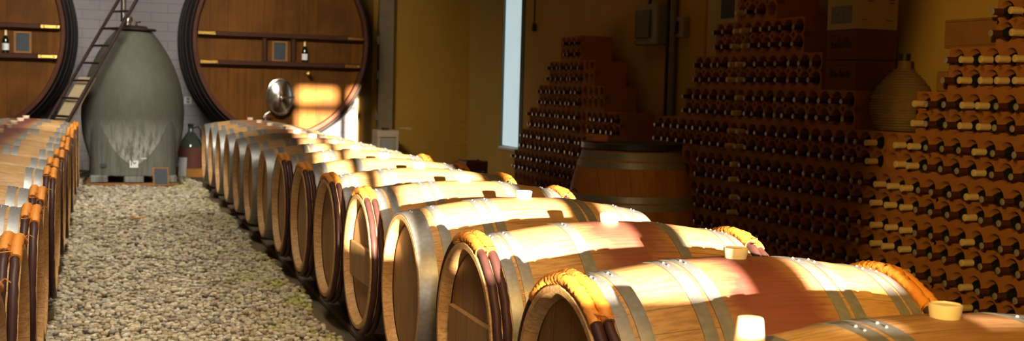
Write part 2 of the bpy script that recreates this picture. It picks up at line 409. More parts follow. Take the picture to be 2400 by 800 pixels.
for (x, y, a) in ((.28, 9.6, .3), (.33, 9.66, 1.2), (.25, 9.7, 2.2)):
    ca, sa = math.cos(a), math.sin(a); L, W = .05, .016; q = []
    for u, v, z in ((-1,0,0),(-.4,.8,.006),(.4,.8,.01),(1,0,.012),(.4,-.8,.01),(-.4,-.8,.006)): q.append((x+u*L*ca-v*W*sa, y+u*L*sa+v*W*ca, .052+z))
    lf.add(q + [(x, y, .048)], [(i, (i+1) % 6, 6) for i in range(6)])
tag(lf.build('dead_leaf', M['orangewood']), 'small clump of orange-brown dead leaves on the gravel aisle', 'leaves')

# rails under the barrel rows
for nm, x in (('barrel_rail', 1.472), ('barrel_rail', -.652)):
    for dx in (-.27, .27):
        o = MB().bbox((x+dx-.040, .9 if x > 0 else 2.2, 0), (x+dx+.040, 13.0, .0775), .006).build(nm, M['darktimber'])
        side = 'right-hand' if x > 0 else 'left-hand'
        aisle = (dx < 0) == (x > 0)
        tag(o, 'dark timber rail under the %s barrels, on the %s side' % (side, 'aisle' if aisle else 'wall'), 'rail', 'rails under the barrels')
kb = MB().bbox((1.085, 3.5, 0), (1.155, 13.2, .03), .006).build('kerb', M['kerb']); tag(kb, 'low worn concrete kerb between the gravel and the right barrels', 'kerb')

# ------------------------------------------------------------------ barrels
LB = .924; HL = LB/2; RB = .3375; RE = .281
def rad(x): return RB - (RB-RE)*(x/HL)**2
def stave_mesh():
    b = MB(); pr = [(-HL+.034, .246), (-HL+.012, .254), (-HL, .262), (-HL, RE-.004), (-HL+.004, RE)]
    for i in range(1, 24): x = -HL+.004+(LB-.008)*i/24; pr.append((x, rad(x)))
    pr += [(HL-.004, RE), (HL, RE-.004), (HL, .262), (HL-.012, .254), (HL-.034, .246)]
    b.lathe(pr, 'x', 72, c=(0,0,RB)); return b.mesh('staves', M['stave'], 35)
def head_mesh(sg):
    b = MB(); x = sg*(HL-.034)
    pr = [(x, .001), (x, .20), (x-sg*.004, .251), (x-sg*.02, .251), (x-sg*.022, .001)]
    if sg < 0: pr = pr
    b.lathe(pr, 'x', 48, c=(0,0,RB)); return b.mesh('head', M['head'], 35)
def hoop_mesh(x0, x1, riv=True, t=.0028):
    b = MB(); a, c = rad(x0), rad(x1)
    b.lathe([(x0, a-.001), (x0, a+t), ((x0+x1)/2, rad((x0+x1)/2)+t+.0006), (x1, c+t), (x1, c-.001)], 'x', 72, c=(0,0,RB))
    if riv:
        xm = (x0+x1)/2; rr = rad(xm)+t
        for ph in (.03, .11):
            b.dome((xm, -rr*math.sin(ph), RB+rr*math.cos(ph)), 0.0038, (0, -math.sin(ph), math.cos(ph)), 7)
    return b.mesh('steel_hoop', M['steel'], 40)
def torus_x(b, x, R, r, seg=72, ms=10, a0=0, a1=2*PI, ridge=0, seed=0):
    rr = random.Random(seed); full = abs(a1-a0-2*PI) < 1e-6; n = seg if full else seg+1; vs = []; off = [rr.uniform(-.0012, .0012) for _ in range(n)]
    for i in range(n):
        a = a0+(a1-a0)*i/seg; q = r*(1+(ridge if i % 2 else -ridge)) + off[i]*.5
        for k in range(ms):
            t = 2*PI*k/ms; d = R+off[i]+q*math.cos(t)
            vs.append((x+off[i]+q*math.sin(t), -d*math.sin(a), RB+d*math.cos(a)))
    m = n if full else n-1
    fs = [(i*ms+k, i*ms+(k+1) % ms, ((i+1) % n)*ms+(k+1) % ms, ((i+1) % n)*ms+k) for i in range(m) for k in range(ms)]
    if not full: fs += [tuple(range(ms))[::-1], tuple((n-1)*ms+k for k in range(ms))]
    b.add(vs, fs)
def rod_mesh(x, seed):
    b = MB(); torus_x(b, x, rad(x)+.0105, .0125, seed=seed); return b.mesh('chestnut_hoop', M['rod'], 60)
def binding_mesh(x, a0, a1, seed):
    b = MB(); torus_x(b, x, rad(x)+.0105, .0155, seg=int((a1-a0)/.035), a0=a0, a1=a1, ridge=.07, seed=seed)
    rr = random.Random(seed)           # loose ends of the willow
    for k in range(3):
        a = a0 if k < 2 else a1; d = rad(x)+.02
        p = Vector((x, -d*math.sin(a), RB+d*math.cos(a))); b.tube([p, p+Vector((rr.uniform(-.02,.02), rr.uniform(-.02,.02), .012)), p+Vector((rr.uniform(-.04,.04), rr.uniform(-.03,.03), rr.uniform(-.005,.02)))], .0016, 5)
    return b.mesh('willow_binding', M['bind'], 70)
def bung_mesh():
    b = MB(); z = RB*2
    b.lathe([(z-.01, .026), (z+.020, .0305), (z+.0235, .030), (z+.025, .0275), (z+.0215, .026), (z+.0215, .001)], 'z', 28); return b.mesh('bung', M['sil'], 40)
def bar_mesh(sg, tilt):
    b = MB(); x0 = sg*(HL-.034); x1 = x0+sg*.018; R = Matrix.Translation((0,0,RB)) @ Matrix.Rotation(tilt, 4, 'X')
    b.bbox((min(x0,x1), -.195, -.085), (max(x0,x1), .195, .065), .004, R); return b.mesh('crossbar', M['head'])
P_STAVE = stave_mesh(); P_HEAD = {s: head_mesh(s) for s in (-1,1)}; P_BUNG = bung_mesh()
def sym(a, b): return [(-HL+a, -HL+b), (HL-b, HL-a)]
H_PAIR_END = [hoop_mesh(*h) for h in sym(.060, .092) + sym(.102, .134)]
H_PAIR_MID = [hoop_mesh(*h) for h in sym(.245, .278) + sym(.290, .323)]
H_ONE_MID = [hoop_mesh(*h) for h in sym(.285, .322)]
H_CHIME = [hoop_mesh(*h) for h in sym(.001, .064)]
H_SECOND = [hoop_mesh(*h) for h in sym(.090, .126)]
RODX = [(-HL+.014), (-HL+.042), (HL-.042), (HL-.014)]
RODS = [rod_mesh(x, i) for i, x in enumerate(RODX)]
BINDS = {'wide': [binding_mesh(x, -.75, .70, 10+i) for i, x in enumerate(RODX)], 'short': [binding_mesh(x, -.42, .42+.06*(i % 2), 20+i) for i, x in enumerate(RODX)]}
BARS = {(s, t): bar_mesh(s, t) for s in (-1, 1) for t in (0,)}
def make_barrel(kind, bind='wide', bar=None):
    t = thing('wine_barrel', 'oak barrel', 'barrel')
    def P(nm, me, par=t): return link(nm, me, par)
    P('staves', P_STAVE)
    for s in (-1, 1):
        h = P('head', P_HEAD[s])
        if bar is not None: P('crossbar', BARS[(s, bar)], h)
    if kind == 'steel':
        for me in H_CHIME + H_SECOND + H_PAIR_MID: P('steel_hoop', me)
    else:
        for me in H_PAIR_END + (H_PAIR_MID if kind == 'pairs' else H_ONE_MID): P('steel_hoop', me)
        for i, me in enumerate(RODS):
            r_ = P('chestnut_hoop', me)
            if bind: P('willow_binding', BINDS[bind][i], r_)
    P('bung', P_BUNG)
    return t
PROTO = {}
def barrel(kind, bind, bar, loc, rz, label, group, stain):
    key = (kind, bind, bar)
    if key not in PROTO:
        t = PROTO[key] = make_barrel(kind, bind, bar); t.location = loc; t['label'] = label; t['group'] = group
        for c in t.children: c['stain'] = stain
    else: t = dup(PROTO[key], loc, label, group, {'stain': stain})
    t.rotation_euler = (0, 0, rz)
    return t
ZB = .0661; XRT = 1.0107+HL; XLT = -.19-HL
RIGHT = [ # kind, binding, crossbar, stain, words
    ('steel', None, None, .55, 'pale oak barrel with cream bung, cut by the bottom right corner'),
    ('pairs', 'wide', None, 1., 'purple-stained oak barrel with yellow willow bindings, second from front of right row'),
    ('single', 'short', 0, .95, 'red-stained oak barrel with crossbar head and single middle hoops, third of right row'),
    ('steel', None, None, .35, 'oak barrel with shiny wide steel end hoop, fourth in the right row'),
    ('pairs', 'short', 0, .3, 'oak barrel with crossbar head and orange bindings, fifth in the right row'),
    ('pairs', 'short', None, .1, 'oak barrel with dark chestnut hoops, sixth in the right row'),
    ('single', 'short', None, .1, 'oak barrel with dark chestnut hoops, seventh in the right row'),
    ('pairs', 'short', None, .1, 'oak barrel with orange-bound chestnut hoops, eighth in the right row'),
    ('steel', None, None, .1, 'steel-hooped oak barrel right behind the chestnut-hooped ones of the right row'),
]
for k in range(10, 16): RIGHT.append(('steel', None, None, .6, 'steel-hooped oak barrel, %s from the front of the right row' % ORD[k-1]))
YJ = [0, .0, .0, .01, 0, 0, 0, 0, -.03, 0, 0, 0, 0, 0, 0]
for k, (kind, bind, bar, st, lab) in enumerate(RIGHT):
    barrel(kind, bind, bar, (XRT, 1.7805+.7655*k+YJ[k], ZB), 0, lab, 'barrels in the right row', st)
YL = [2.66, 3.43, 4.205, 4.905, 5.93, 6.62, 7.38, 8.15, 8.93, 9.72, 10.48, 11.22, 11.93]
LW = ['oak barrel cut off by the bottom left corner of the photo', 'oak barrel with pinkish head and twin orange bindings, second of left row',
      'oak barrel with purple-brown chestnut hoop and pale head, third of left row'] + ['oak barrel with orange-bound end hoops, %s from the front of the left row' % ORD[k] for k in range(3, 13)]
for k, y in enumerate(YL):
    barrel('single' if k % 3 else 'pairs', 'short', None, (XLT + .004*((k*7) % 5-2), y, ZB), 0, LW[k], 'barrels in the left row', [.3,.9,.2,.15,.3,.6,.9,1,1,1,1,1,1][k])
# upside-down stopper standing on the nearest barrel
st = MB(); zt = ZB+RB+rad(-.395)-.004
st.lathe([(0, .0285), (.052, .0225), (.055, .021), (.0555, .001)], 'z', 28, cap0=True)
tag(st.build('stopper', M['sil'], None, 40, (XRT-.418, 1.765, zt+.0085)), 'white tapered stopper standing upside down on the nearest barrel', 'stopper')

# ------------------------------------------------------------------ terracotta bottle racks
CW = .1205; CH = .2195; Z0 = .083; DEP = .30; XF = 4.0
HR = .049; HZ = (.063, .163)
def rack_mesh(n):
    b = MB(); W = n*CW; N = 28
    for c in range(n):
        for r_ in range(2):
            yc = (c+.5)*CW; zc = HZ[r_]; y0, y1 = c*CW, (c+1)*CW; zm = .113
            z0, z1 = (0, zm) if r_ == 0 else (zm, CH); dm = .017
            if r_ == 0: poly = [(y0,z0),(y1,z0),(y1,z1-dm),(y1-dm,z1),(y0+dm,z1),(y0,z1-dm)]
            else: poly = [(y0,z0+dm),(y0+dm,z0),(y1-dm,z0),(y1,z0+dm),(y1,z1),(y0,z1)]
            angs = sorted(set([round(2*PI*k/N, 6) for k in range(N)] + [round(math.atan2(pz-zc, py-yc) % (2*PI), 6) for py, pz in poly]))
            def hit(a):
                d = (math.cos(a), math.sin(a)); best = 1e9
                for i in range(len(poly)):
                    p, q = poly[i], poly[(i+1) % len(poly)]; ex, ez = q[0]-p[0], q[1]-p[1]
                    den = d[0]*ez - d[1]*ex
                    if abs(den) < 1e-12: continue
                    t = ((p[0]-yc)*ez - (p[1]-zc)*ex)/den; u = ((p[0]-yc)*d[1] - (p[1]-zc)*d[0])/den
                    if t > 0 and -1e-6 <= u <= 1+1e-6: best = min(best, t)
                return (yc+d[0]*best, zc+d[1]*best)
            m = len(angs); vs = []
            for a in angs: p = hit(a); vs.append((0, p[0], p[1]))
            for a in angs: vs.append((0, yc+HR*math.cos(a), zc+HR*math.sin(a)))
            for a in angs: vs.append((.006, yc+(HR-.004)*math.cos(a), zc+(HR-.004)*math.sin(a)))
            for a in angs: vs.append((DEP-.02, yc+(HR-.004)*math.cos(a), zc+(HR-.004)*math.sin(a)))
            fs = []
            for k in range(m):
                k2 = (k+1) % m
                for L in range(3): fs.append((L*m+k2, L*m+k, (L+1)*m+k, (L+1)*m+k2))
            fs.append(tuple(3*m+k for k in range(m)))
            b.add(vs, fs)
    for c in range(n+1):                                   # diamond pits between the holes
        y = c*CW; z = .113; d = .017; q = [(0,y-d,z),(0,y,z-d),(0,y+d,z),(0,y,z+d)]
        if c == 0: q = [(0,y,z),(0,y,z-d),(0,y+d,z),(0,y,z+d)]
        if c == n: q = [(0,y-d,z),(0,y,z-d),(0,y,z),(0,y,z+d)]
        b.add(q + [(.05, p[1], p[2]) for p in q], [(0,1,5,4),(1,2,6,5),(2,3,7,6),(3,0,4,7),(4,5,6,7)])
    b.add([(0,0,0),(0,W,0),(0,W,CH),(0,0,CH),(DEP,0,0),(DEP,W,0),(DEP,W,CH),(DEP,0,CH)], [(4,5,6,7),(0,4,7,3),(1,2,6,5),(3,7,6,2),(0,1,5,4)])
    return b.mesh('bottle_rack', M['terra'], 35)
RM = {}
def rack(y0, n, k, label, group):
    if n not in RM: RM[n] = rack_mesh(n)
    o = link('bottle_rack', RM[n], None, (XF, y0, Z0+k*CH + .0005)); tag(o, label, 'bottle rack', group); return o
# courses: (stack, level, y_near, columns, empty column numbers from the near end, words)
STACKS = [
 ('near', 6, 3.62, 8, [], "near stack's top course"), ('near', 5, 3.58, 11, [], "near stack's second course"), ('near', 4, 3.57, 13, [], "near stack's third course"),
 ('middle', 7, 6.53, 4, [0], "middle stack's top course"), ('middle', 6, 6.21, 9, [], "middle stack's second course"),
 ('middle', 5, 6.01, 13, [], "middle stack's third course"), ('middle', 4, 5.665, 17, [], "middle stack's fourth course"),
 ('long', 3, 3.57, 35, [14], 'first long course'), ('long', 2, 3.50, 36, [], 'second long course'), ('long', 1, 3.50, 36, [], 'third long course'), ('long', 0, 3.50, 36, [], 'fourth long course'),
 ('stub', 3, 7.80, 3, [], "upper stub course"), ('stub', 2, 7.85, 4, [], "lower stub course"),
 ('far', 6, 9.72, 4, [3], "far stack's top course"), ('far', 5, 9.40, 9, [0,1], "far stack's second course"), ('far', 4, 9.18, 13, [0,1,2,3], "far stack's third course"),
 ('far', 3, 8.83, 18, [5,6], "far stack's fourth course"), ('far', 2, 8.80, 20, [], "far stack's fifth course"), ('far', 1, 8.77, 22, [], "far stack's sixth course"), ('far', 0, 8.75, 22, [], "far stack's lowest course"),
]
# view geometry, used only to decide which bottles the photograph shows at all
F_ = 2784.; yaw, pit, rol = .3353, .0691, -.0271
def cam_axes():
    fw = Vector((math.sin(yaw)*math.cos(pit), math.cos(yaw)*math.cos(pit), -math.sin(pit))); rt = Vector((math.cos(yaw), -math.sin(yaw), 0)); dn = -rt.cross(fw)
    c, s = math.cos(rol), math.sin(rol); return c*rt+s*dn, -s*rt+c*dn, fw
AX = cam_axes(); CAM = Vector((0,0,1.14))
def pj(p):
    q = Vector(p)-CAM; d = q.dot(AX[2]); return 1200+F_*q.dot(AX[0])/d, 400+F_*q.dot(AX[1])/d, d
SIL = [(1100,395),(1195,405),(1340,455),(1480,510),(1745,548),(1800,600),(2070,630),(2180,690),(2200,735),(2420,745)]
def shown(x, y):
    if x > 2412 or x < 1150 or y < -10: return False
    if 1345 < x < 1612 and y > 338: return False
    for (a, b), (c, d) in zip(SIL, SIL[1:]):
        if a <= x <= c: return y < b+(d-b)*(x-a)/(c-a)+8
    return True
def bottle_mesh():
    b = MB(); L = .30
    b.lathe([(.298, .001), (.298, .030), (.292, .0365), (.12, .0368), (.095, .032), (.072, .019), (.055, .0152), (.004, .0145), (.004, .001)], 'x', 18); return b.mesh('wine_bottle', M['glass'], 40)
def cap_parts(b):
    b.lathe([(.062, .0158), (.012, .0155), (.006, .0165), (.0005, .0162)], 'x', 16)
    b.cur = 1; b.lathe([(.0005, .0162), (-.001, .013), (-.001, .001)], 'x', 16); b.cur = 0
BOT = bottle_mesh(); b = MB(); cap_parts(b); CAPD = b.mesh('capsule', [M['capdark'], M['captip']], 40)
b = MB(); b.lathe([(.090, .0172), (.012, .0168), (.005, .0175), (.0005, .017), (-.001, .013), (-.001, .001)], 'x', 16); CAPC = b.mesh('capsule', [M['capcream']], 40)
bottles = []
modno = 0
for (stk, k, y0, n, empty, words) in STACKS:
    # a course is laid from blocks of six columns
    c = 0; bi = 0
    nb = (n+5)//6
    while c < n:
        m = min(6, n-c)
        x_, y_, _ = pj((XF, y0+(c+m/2)*CW, Z0+(k+.5)*CH))
        rack(y0+c*CW, m, k, 'terracotta bottle block, %s, in the %s' % ('the only one' if nb == 1 else ORD[bi]+' from right', words), 'terracotta bottle racks'); c += m; bi += 1
    for c in range(n):
        if c in empty: continue
        for r_ in range(2):
            yc = y0+(c+.5)*CW; z = Z0+k*CH+HZ[r_]-HR+.004+.037+.0016
            x, y, d = pj((XF-.1, yc, z))
            if not shown(x, y): continue
            cream = ((4.53 < yc < (4.66 if k <= 3 else 4.79)) or ((5.02 if k == 3 else 5.08) < yc < (5.52 if k == 3 else 5.45) and k <= 3) or (5.02 < yc < 5.14 and k == 4) or 6.86 < yc < 7.03 or (6.98 < yc < 7.10 and k >= 5) or (4.5 > yc > 4.2 and k >= 5)) and stk not in ('far', 'stub')
            bottles.append(dict(d=d, x=x, loc=(XF-(.075 if yc < 5.6 else .050)+random.uniform(-.012, .012), yc+random.uniform(-.0012, .0012), z), cream=cream, words=words, row=('lower', 'upper')[r_], key=(stk, k, r_)))
cnt = {}
for q in sorted(bottles, key=lambda q: -q['x']):
    cnt[q['key']] = cnt.get(q['key'], 0)+1; q['no'] = cnt[q['key']]
bottles.sort(key=lambda q: q['d'])
for q in bottles[:300]:
    o = link('wine_bottle', BOT, None, q['loc']); link('capsule', CAPC if q['cream'] else CAPD, o)
    tag(o, '%s-capped bottle, %s from right, %s row of the %s' % ('cream' if q['cream'] else 'dark', ORD[q['no']-1], q['row'], q['words']), 'bottle', 'wine bottles in the terracotta racks')
if bottles[300:]:
    mb = MB()
    for q in bottles[300:]:
        t = MB(); t.lathe([(.298, .001), (.298, .030), (.12, .0368), (.072, .019), (.055, .0152)], 'x', 10); t.cur = 1
        t.lathe([(.062, .0158), (.0005, .0162)], 'x', 10); t.cur = 2; t.lathe([(.0005, .0162), (-.001, .001)], 'x', 10)
        l = q['loc']; b0 = len(mb.v); mb.v += [(p[0]+l[0], p[1]+l[1], p[2]+l[2]) for p in t.v]; mb.f += [tuple(i+b0 for i in f) for f in t.f]; mb.m += t.m
    tag(mb.build('wine_bottles', [M['glass'], M['capdark'], M['captip']], None, 40), 'tiny dark-capped wine bottles filling the far stepped terracotta stack', 'bottles', kind='stuff')
for (y0, y1, w_) in ((3.5, 7.84, 'long'), (7.85, 8.33, 'short stub'), (8.75, 11.4, 'far')):
    tag(MB().bbox((XF+.01, y0, 0), (XF+DEP-.01, y1, Z0), .005).build('rack_plinth', M['darktimber']), 'dark timber plinth under the %s terracotta racks' % w_, 'plinth')

# ------------------------------------------------------------------ foudres (big round casks)
def foudre(cx, label):
    Y0, zc = 13.70, 1.60; D = 1.30
    t = thing('foudre', label, 'cask', (cx, Y0, 0))
    rx, rz = .99, 1.105
    def sc(y): return 1 + .115*(1-((y-D*.52)/(D*.52))**2)
    def loft(b, prof, seg=96):                       # prof: (y, scale) ovals
        vs = []
        for (y, s) in prof:
            for k in range(seg): a = 2*PI*k/seg; vs.append((rx*s*math.cos(a), y, zc+rz*s*math.sin(a)))
        b.add(vs, [(i*seg+k, i*seg+(k+1) % seg, (i+1)*seg+(k+1) % seg, (i+1)*seg+k) for i in range(len(prof)-1) for k in range(seg)]); return b
    b = MB(); loft(b, [(D*i/16, sc(D*i/16)-.001) for i in range(17)] + [(D, .93), (D-.05, .5)]); b.build('staves', M['fstave'], t, 35)
    b = MB(); loft(b, [(.03, 1.0), (0, .998), (-.004, .985), (0, .958), (.07, .950)]); b.build('chime', M['fchime'], t, 40)
    b = MB(); loft(b, [(.07, .953), (.066, .6), (.064, .3), (.064, .001)]); b.build('face', M['fwood'], t, 35)
    for y in (.06, .20, .34, .48, .82, .96, 1.12, 1.24):
        b = MB(); s0, s1 = sc(y), sc(y+.075); loft(b, [(y, s0-.002), (y, s0+.009), (y+.075, s1+.009), (y+.075, s1-.002)]); b.build('hoop', M['iron'], t, 40)
    def half(z): return rx*.95*math.sqrt(max(0, 1-((z-zc)/(rz*.95))**2))
    for z in (1.665, 1.345):
        h = half(z)-.006; b = MB(); n = 12; bt = []
        b.bbox((-h, -.012, z-.026), (h, .068, z+.026), .006); bm = b.build('beam', M['fdark'], t)
        for s in (-1, 1):
            c = MB(); c.bbox((min(s*h, s*(h-.19)), -.020, z-.017), (max(s*h, s*(h-.19)), -.011, z+.017), .003)
            for q in (.03, .16): c.dome((s*(h-q), -.020, z), .010, (0,-1,0))
            c.build('brass_bracket', M['brass'], bm, 40)
    for x in (-.20, .125):
        MB().bbox((x-.022, .0, 1.371), (x+.022, .066, 1.639), .005).build('upright', M['fdark'], t)
    # round man-way door with cross handle
    mx, mz = -.022, .968
    b = MB(); b.lathe([(.068, .215), (.02, .222), (-.005, .215), (-.012, .195), (-.004, .182), (-.018, .150), (-.045, .07), (-.050, .001)], 'y', 48, sx=.999, sy=.735, c=(mx, 0, mz)); dr_ = b.build('manway_door', M['chrome'], t, 45)
    b = MB(); b.tube([(mx-.0, -.05, mz), (mx, -.115, mz)], .016, 10); b.tube([(mx-.02, -.10, mz), (mx+.155, -.085, mz-.004)], .015, 10); b.tube([(mx, -.105, mz-.03), (mx, -.105, mz+.07)], .012, 10)
    b.dome((mx, -.115, mz), .024, (0,-1,0), 12); b.build('handle', M['chrome'], dr_, 40)
    b = MB(); b.lathe([(.066, .028), (0, .028), (-.02, .022), (-.075, .020), (-.08, .026), (-.095, .026), (-.097, .001)], 'y', 16, c=(-.19, 0, .742)); b.tube([(-.19, -.07, .742), (-.19, -.07, .70)], .016, 10)
    b.tube([(-.19, -.05, .765), (-.145, -.055, .795)], .010, 8); b.dome((-.145, -.055, .795), .018, (0,-.3,1), 8); b.build('racking_tap', M['chrome'], t, 40)
    b = MB(); b.lathe([(.066, .020), (-.02, .018), (-.035, .026), (-.05, .024), (-.055, .001)], 'y', 14, c=(.30, 0, 1.244)); b.build('sample_tap', M['brass'], t, 40)
    b = MB()
    for y in (.18, .95):                             # cradle blocks the cask lies on
        vs = []; n = 12; w_ = .40
        for i in range(n+1):
            x = -w_+2*w_*i/n; s = sc(y+.08)+.008; zz = zc-rz*s*math.sqrt(1-(x/(rx*s))**2)
            for yy in (y, y+.17): vs += [(x, yy, 0), (x, yy, zz)]
        fs = []
        for i in range(n):
            a = i*4; e = a+4; fs += [(a, e, e+1, a+1), (a+2, a+3, e+3, e+2), (a+1, e+1, e+3, a+3), (a, a+2, e+2, e)]
        fs += [(0,1,3,2), (n*4, n*4+2, n*4+3, n*4+1)]; b.add(vs, fs)
    b.build('cradle', M['darktimber'], t)
    # slate in a pale frame, hung between the uprights
    s_ = thing('framed_slate', 'small framed slate hanging on the %s cask' % ('sunlit' if cx > 0 else 'left, cut-off'), 'slate', (cx+(-.022 if cx > 0 else .56), Y0+.0622, 1.4905))
    f = MB(); 
    for lo, hi in (((-.088,-.018,-.115),(-.066,0,.115)), ((.066,-.018,-.115),(.088,0,.115)), ((-.066,-.018,-.115),(.066,0,-.095)), ((-.066,-.018,.095),(.066,0,.115))): f.bbox(lo, hi, .003)
    f.build('frame', M['timber'], s_); MB().box((-.067,-.008,-.096), (.067,-.001,.096)).build('slate_panel', M['slate'], s_)
    # display bottle standing on the lower beam
    bo = thing('display_bottle', 'dark wine bottle with white label standing on the %s' % ('sunlit cask beam' if cx > 0 else 'left cask beam'), 'bottle', (cx+(.26 if cx > 0 else .395), Y0+.026, 1.3712))
    b = MB(); b.lathe([(0, .030), (.004, .034), (.135, .034), (.165, .022), (.18, .0145), (.235, .0135)], 'z', 20, cap0=True, cap1=True); b.build('glass', M['glass'], bo, 40)
    b = MB(); b.lathe([(.185, .015), (.24, .0142), (.242, .001)], 'z', 16); b.build('capsule', M['capcream'], bo, 40)
    b = MB(); b.lathe([(.03, .0343), (.03, .0349), (.10, .0349), (.10, .0343)], 'z', 20); b.build('label', M['white'], bo, 40)
    return t
foudre(1.967, 'big round oak cask with sunlit face, chrome door and dark hoops')
foudre(-1.337, 'big round oak cask cut off by the left edge of the photo')

# ------------------------------------------------------------------ concrete egg tank
EX, EY = .345, 13.5
egg = thing('egg_tank', 'grey concrete egg-shaped wine tank between the two big casks', 'tank', (EX, EY, 0))
prof = [(.10, .22), (.14, .36), (.20, .425), (.28, .448), (.38, .478), (.50, .508), (.65, .527), (.80, .532), (.95, .518), (1.10, .486), (1.25, .434), (1.40, .362), (1.52, .288), (1.60, .228), (1.655, .175)]
b = MB(); fine = []
for i in range(len(prof)-1):
    p0 = prof[max(0,i-1)]; p1 = prof[i]; p2 = prof[i+1]; p3 = prof[min(len(prof)-1, i+2)]
    for j in range(4):
        u = j/4; fine.append(tuple(.5*((2*p1[q])+(-p0[q]+p2[q])*u+(2*p0[q]-5*p1[q]+4*p2[q]-p3[q])*u*u+(-p0[q]+3*p1[q]-3*p2[q]+p3[q])*u**3) for q in (0,1)))
fine.append(prof[-1]); b.lathe(fine, 'z', 72, cap0=True, cap1=True); o = b.build('shell', M['conc'], egg, 40); o['deposit'] = 1.0
def rsq(h, r, n=8):
    q = []
    for (sx, sy, a0) in ((1,1,0), (-1,1,PI/2), (-1,-1,PI), (1,-1,1.5*PI)):
        for i in range(n+1): a = a0+PI/2*i/n; q.append((sx*(h-r)+r*math.cos(a), sy*(h-r)+r*math.sin(a)))
    return q
q = rsq(.437, .20); n = len(q); b = MB(); vs = []
for z, s in ((.115, 1), (.55, 1), (.78, .985), (.90, .93)): vs += [(x*s, y*s, z) for x, y in q]
b.add(vs, [(i*n+k, i*n+(k+1) % n, (i+1)*n+(k+1) % n, (i+1)*n+k) for i in range(3) for k in range(n)] + [tuple(range(n))[::-1], tuple(3*n+k for k in range(n))])
o = b.build('base', M['conc'], egg, 40); o['deposit'] = .12
for lo, hi in (((-.437,-.437,.035),(-.26,-.2,.116)), ((.26,-.437,.035),(.437,-.2,.116)), ((-.10,-.437,.035),(.10,-.2,.116)), ((-.437,.2,.035),(-.2,.437,.116)), ((.2,.2,.035),(.437,.437,.116))):
    o = MB().bbox(lo, hi, .012).build('foot', M['conc'], egg); o['deposit'] = .3
b = MB(); b.lathe([(1.648, .17), (1.652, .235), (1.672, .235), (1.676, .15), (1.70, .14), (1.705, .001)], 'z', 40); b.build('top_flange', M['rust'], egg, 40)
b = MB(); b.lathe([(1.70, .035), (1.735, .035), (1.74, .048), (1.775, .050), (1.795, .04), (1.80, .001)], 'z', 20, c=(-.06, -.02, 0)); b.tube([(.03,0,1.70), (.03,0,1.745), (.075,0,1.75)], .012, 8); b.build('valve', M['chrome'], egg, 40)
b = MB(); b.bbox((-.042, -.446, .20), (.042, -.436, .305), .003); pl = b.build('white_plate', M['white'], egg)
b = MB()
for s0, s1 in (((-.026,.222),(-.026,.284)), ((-.026,.284),(.004,.238)), ((.004,.238),(.022,.262))): b.tube([(s0[0], -.447, s0[1]), (s1[0], -.447, s1[1])], .0045, 6)
b.build('mark', M['ink'], pl)
b = MB(); b.bbox((.05, -.448, .292), (.125, -.436, .304), .003); b.build('white_strip', M['white'], egg)
b = MB(); b.bbox((-.335, -.443, .205), (-.27, -.436, .245), .003); b.build('grey_plate', M['slate'], egg)
tag(MB().bbox((-.13, 12.99, 0), (.80, 13.95, .035), .006).build('timber_base', M['timber']), 'low raw timber base under the concrete egg tank', 'base')
# pipe dropping to the egg's top
tag(MB().tube([(EX-.10, 13.72, 1.75), (EX-.10, 13.72, ZC)], .028, 14).build('steel_pipe', M['chrome'], None, 50), 'vertical bright steel pipe rising behind the egg tank top', 'pipe')
# small slate leaning on the egg
sl = thing('leaning_slate', 'small wood-framed slate leaning against the egg tank foot', 'slate', (.612, 12.90, .02)); sl.rotation_euler = (-.28, 0, .06)
f = MB()
for lo, hi in (((-.082,-.01,0),(-.066,.01,.20)), ((.066,-.01,0),(.082,.01,.20)), ((-.066,-.01,0),(.066,.01,.016)), ((-.066,-.01,.184),(.066,.01,.20))): f.bbox(lo, hi, .003)
f.build('frame', M['timber'], sl); MB().box((-.067,-.004,.015), (.067,.006,.185)).build('slate_panel', M['slate'], sl)

# ladder leaning against the egg
lad = thing('ladder', 'dark rusty steel ladder leaning over the egg tank', 'ladder', (-.72, 12.73, 0))
A0, A1 = Vector((-.86, 12.86, 0)), Vector((.262, 13.44, 2.10)); B0, B1 = Vector((-.66, 12.55, 0)), Vector((.44, 13.13, 2.10))
A1 = A0+(A1-A0)*1.25; B1 = B0+(B1-B0)*1.25
o0 = Vector((-.72, 12.73, 0))
for p, q_ in ((A0, A1), (B0, B1)):
    MB().tube([p-o0, q_-o0], .019, 8).build('rail', M['rust'], lad, 50)
for k in range(1, 14):
    u = k/14.3; MB().tube([A0.lerp(A1, u)-o0, B0.lerp(B1, u)-o0], .012, 8).build('rung', M['rust'], lad, 50)

bd = MB(); of = Vector((.026, .017, -.0185)); q0 = A0.lerp(B0, .12); q1 = A0.lerp(B0, .88); w0 = A0.lerp(A1, 0)*.12
qa = [A0.lerp(A1, u).lerp(B0.lerp(B1, u), t)+of for u, t in ((.035, .1), (.035, .9), (.44, .9), (.44, .1))]; nv = Vector((.0144, .0094, -.0102))
bd.add([tuple(p) for p in qa]+[tuple(p+nv) for p in qa], [(0,1,2,3),(7,6,5,4),(0,4,5,1),(1,5,6,2),(2,6,7,3),(3,7,4,0)])
tag(bd.build('board', M['paleframe']), 'pale board leaning behind the lower half of the ladder', 'board')
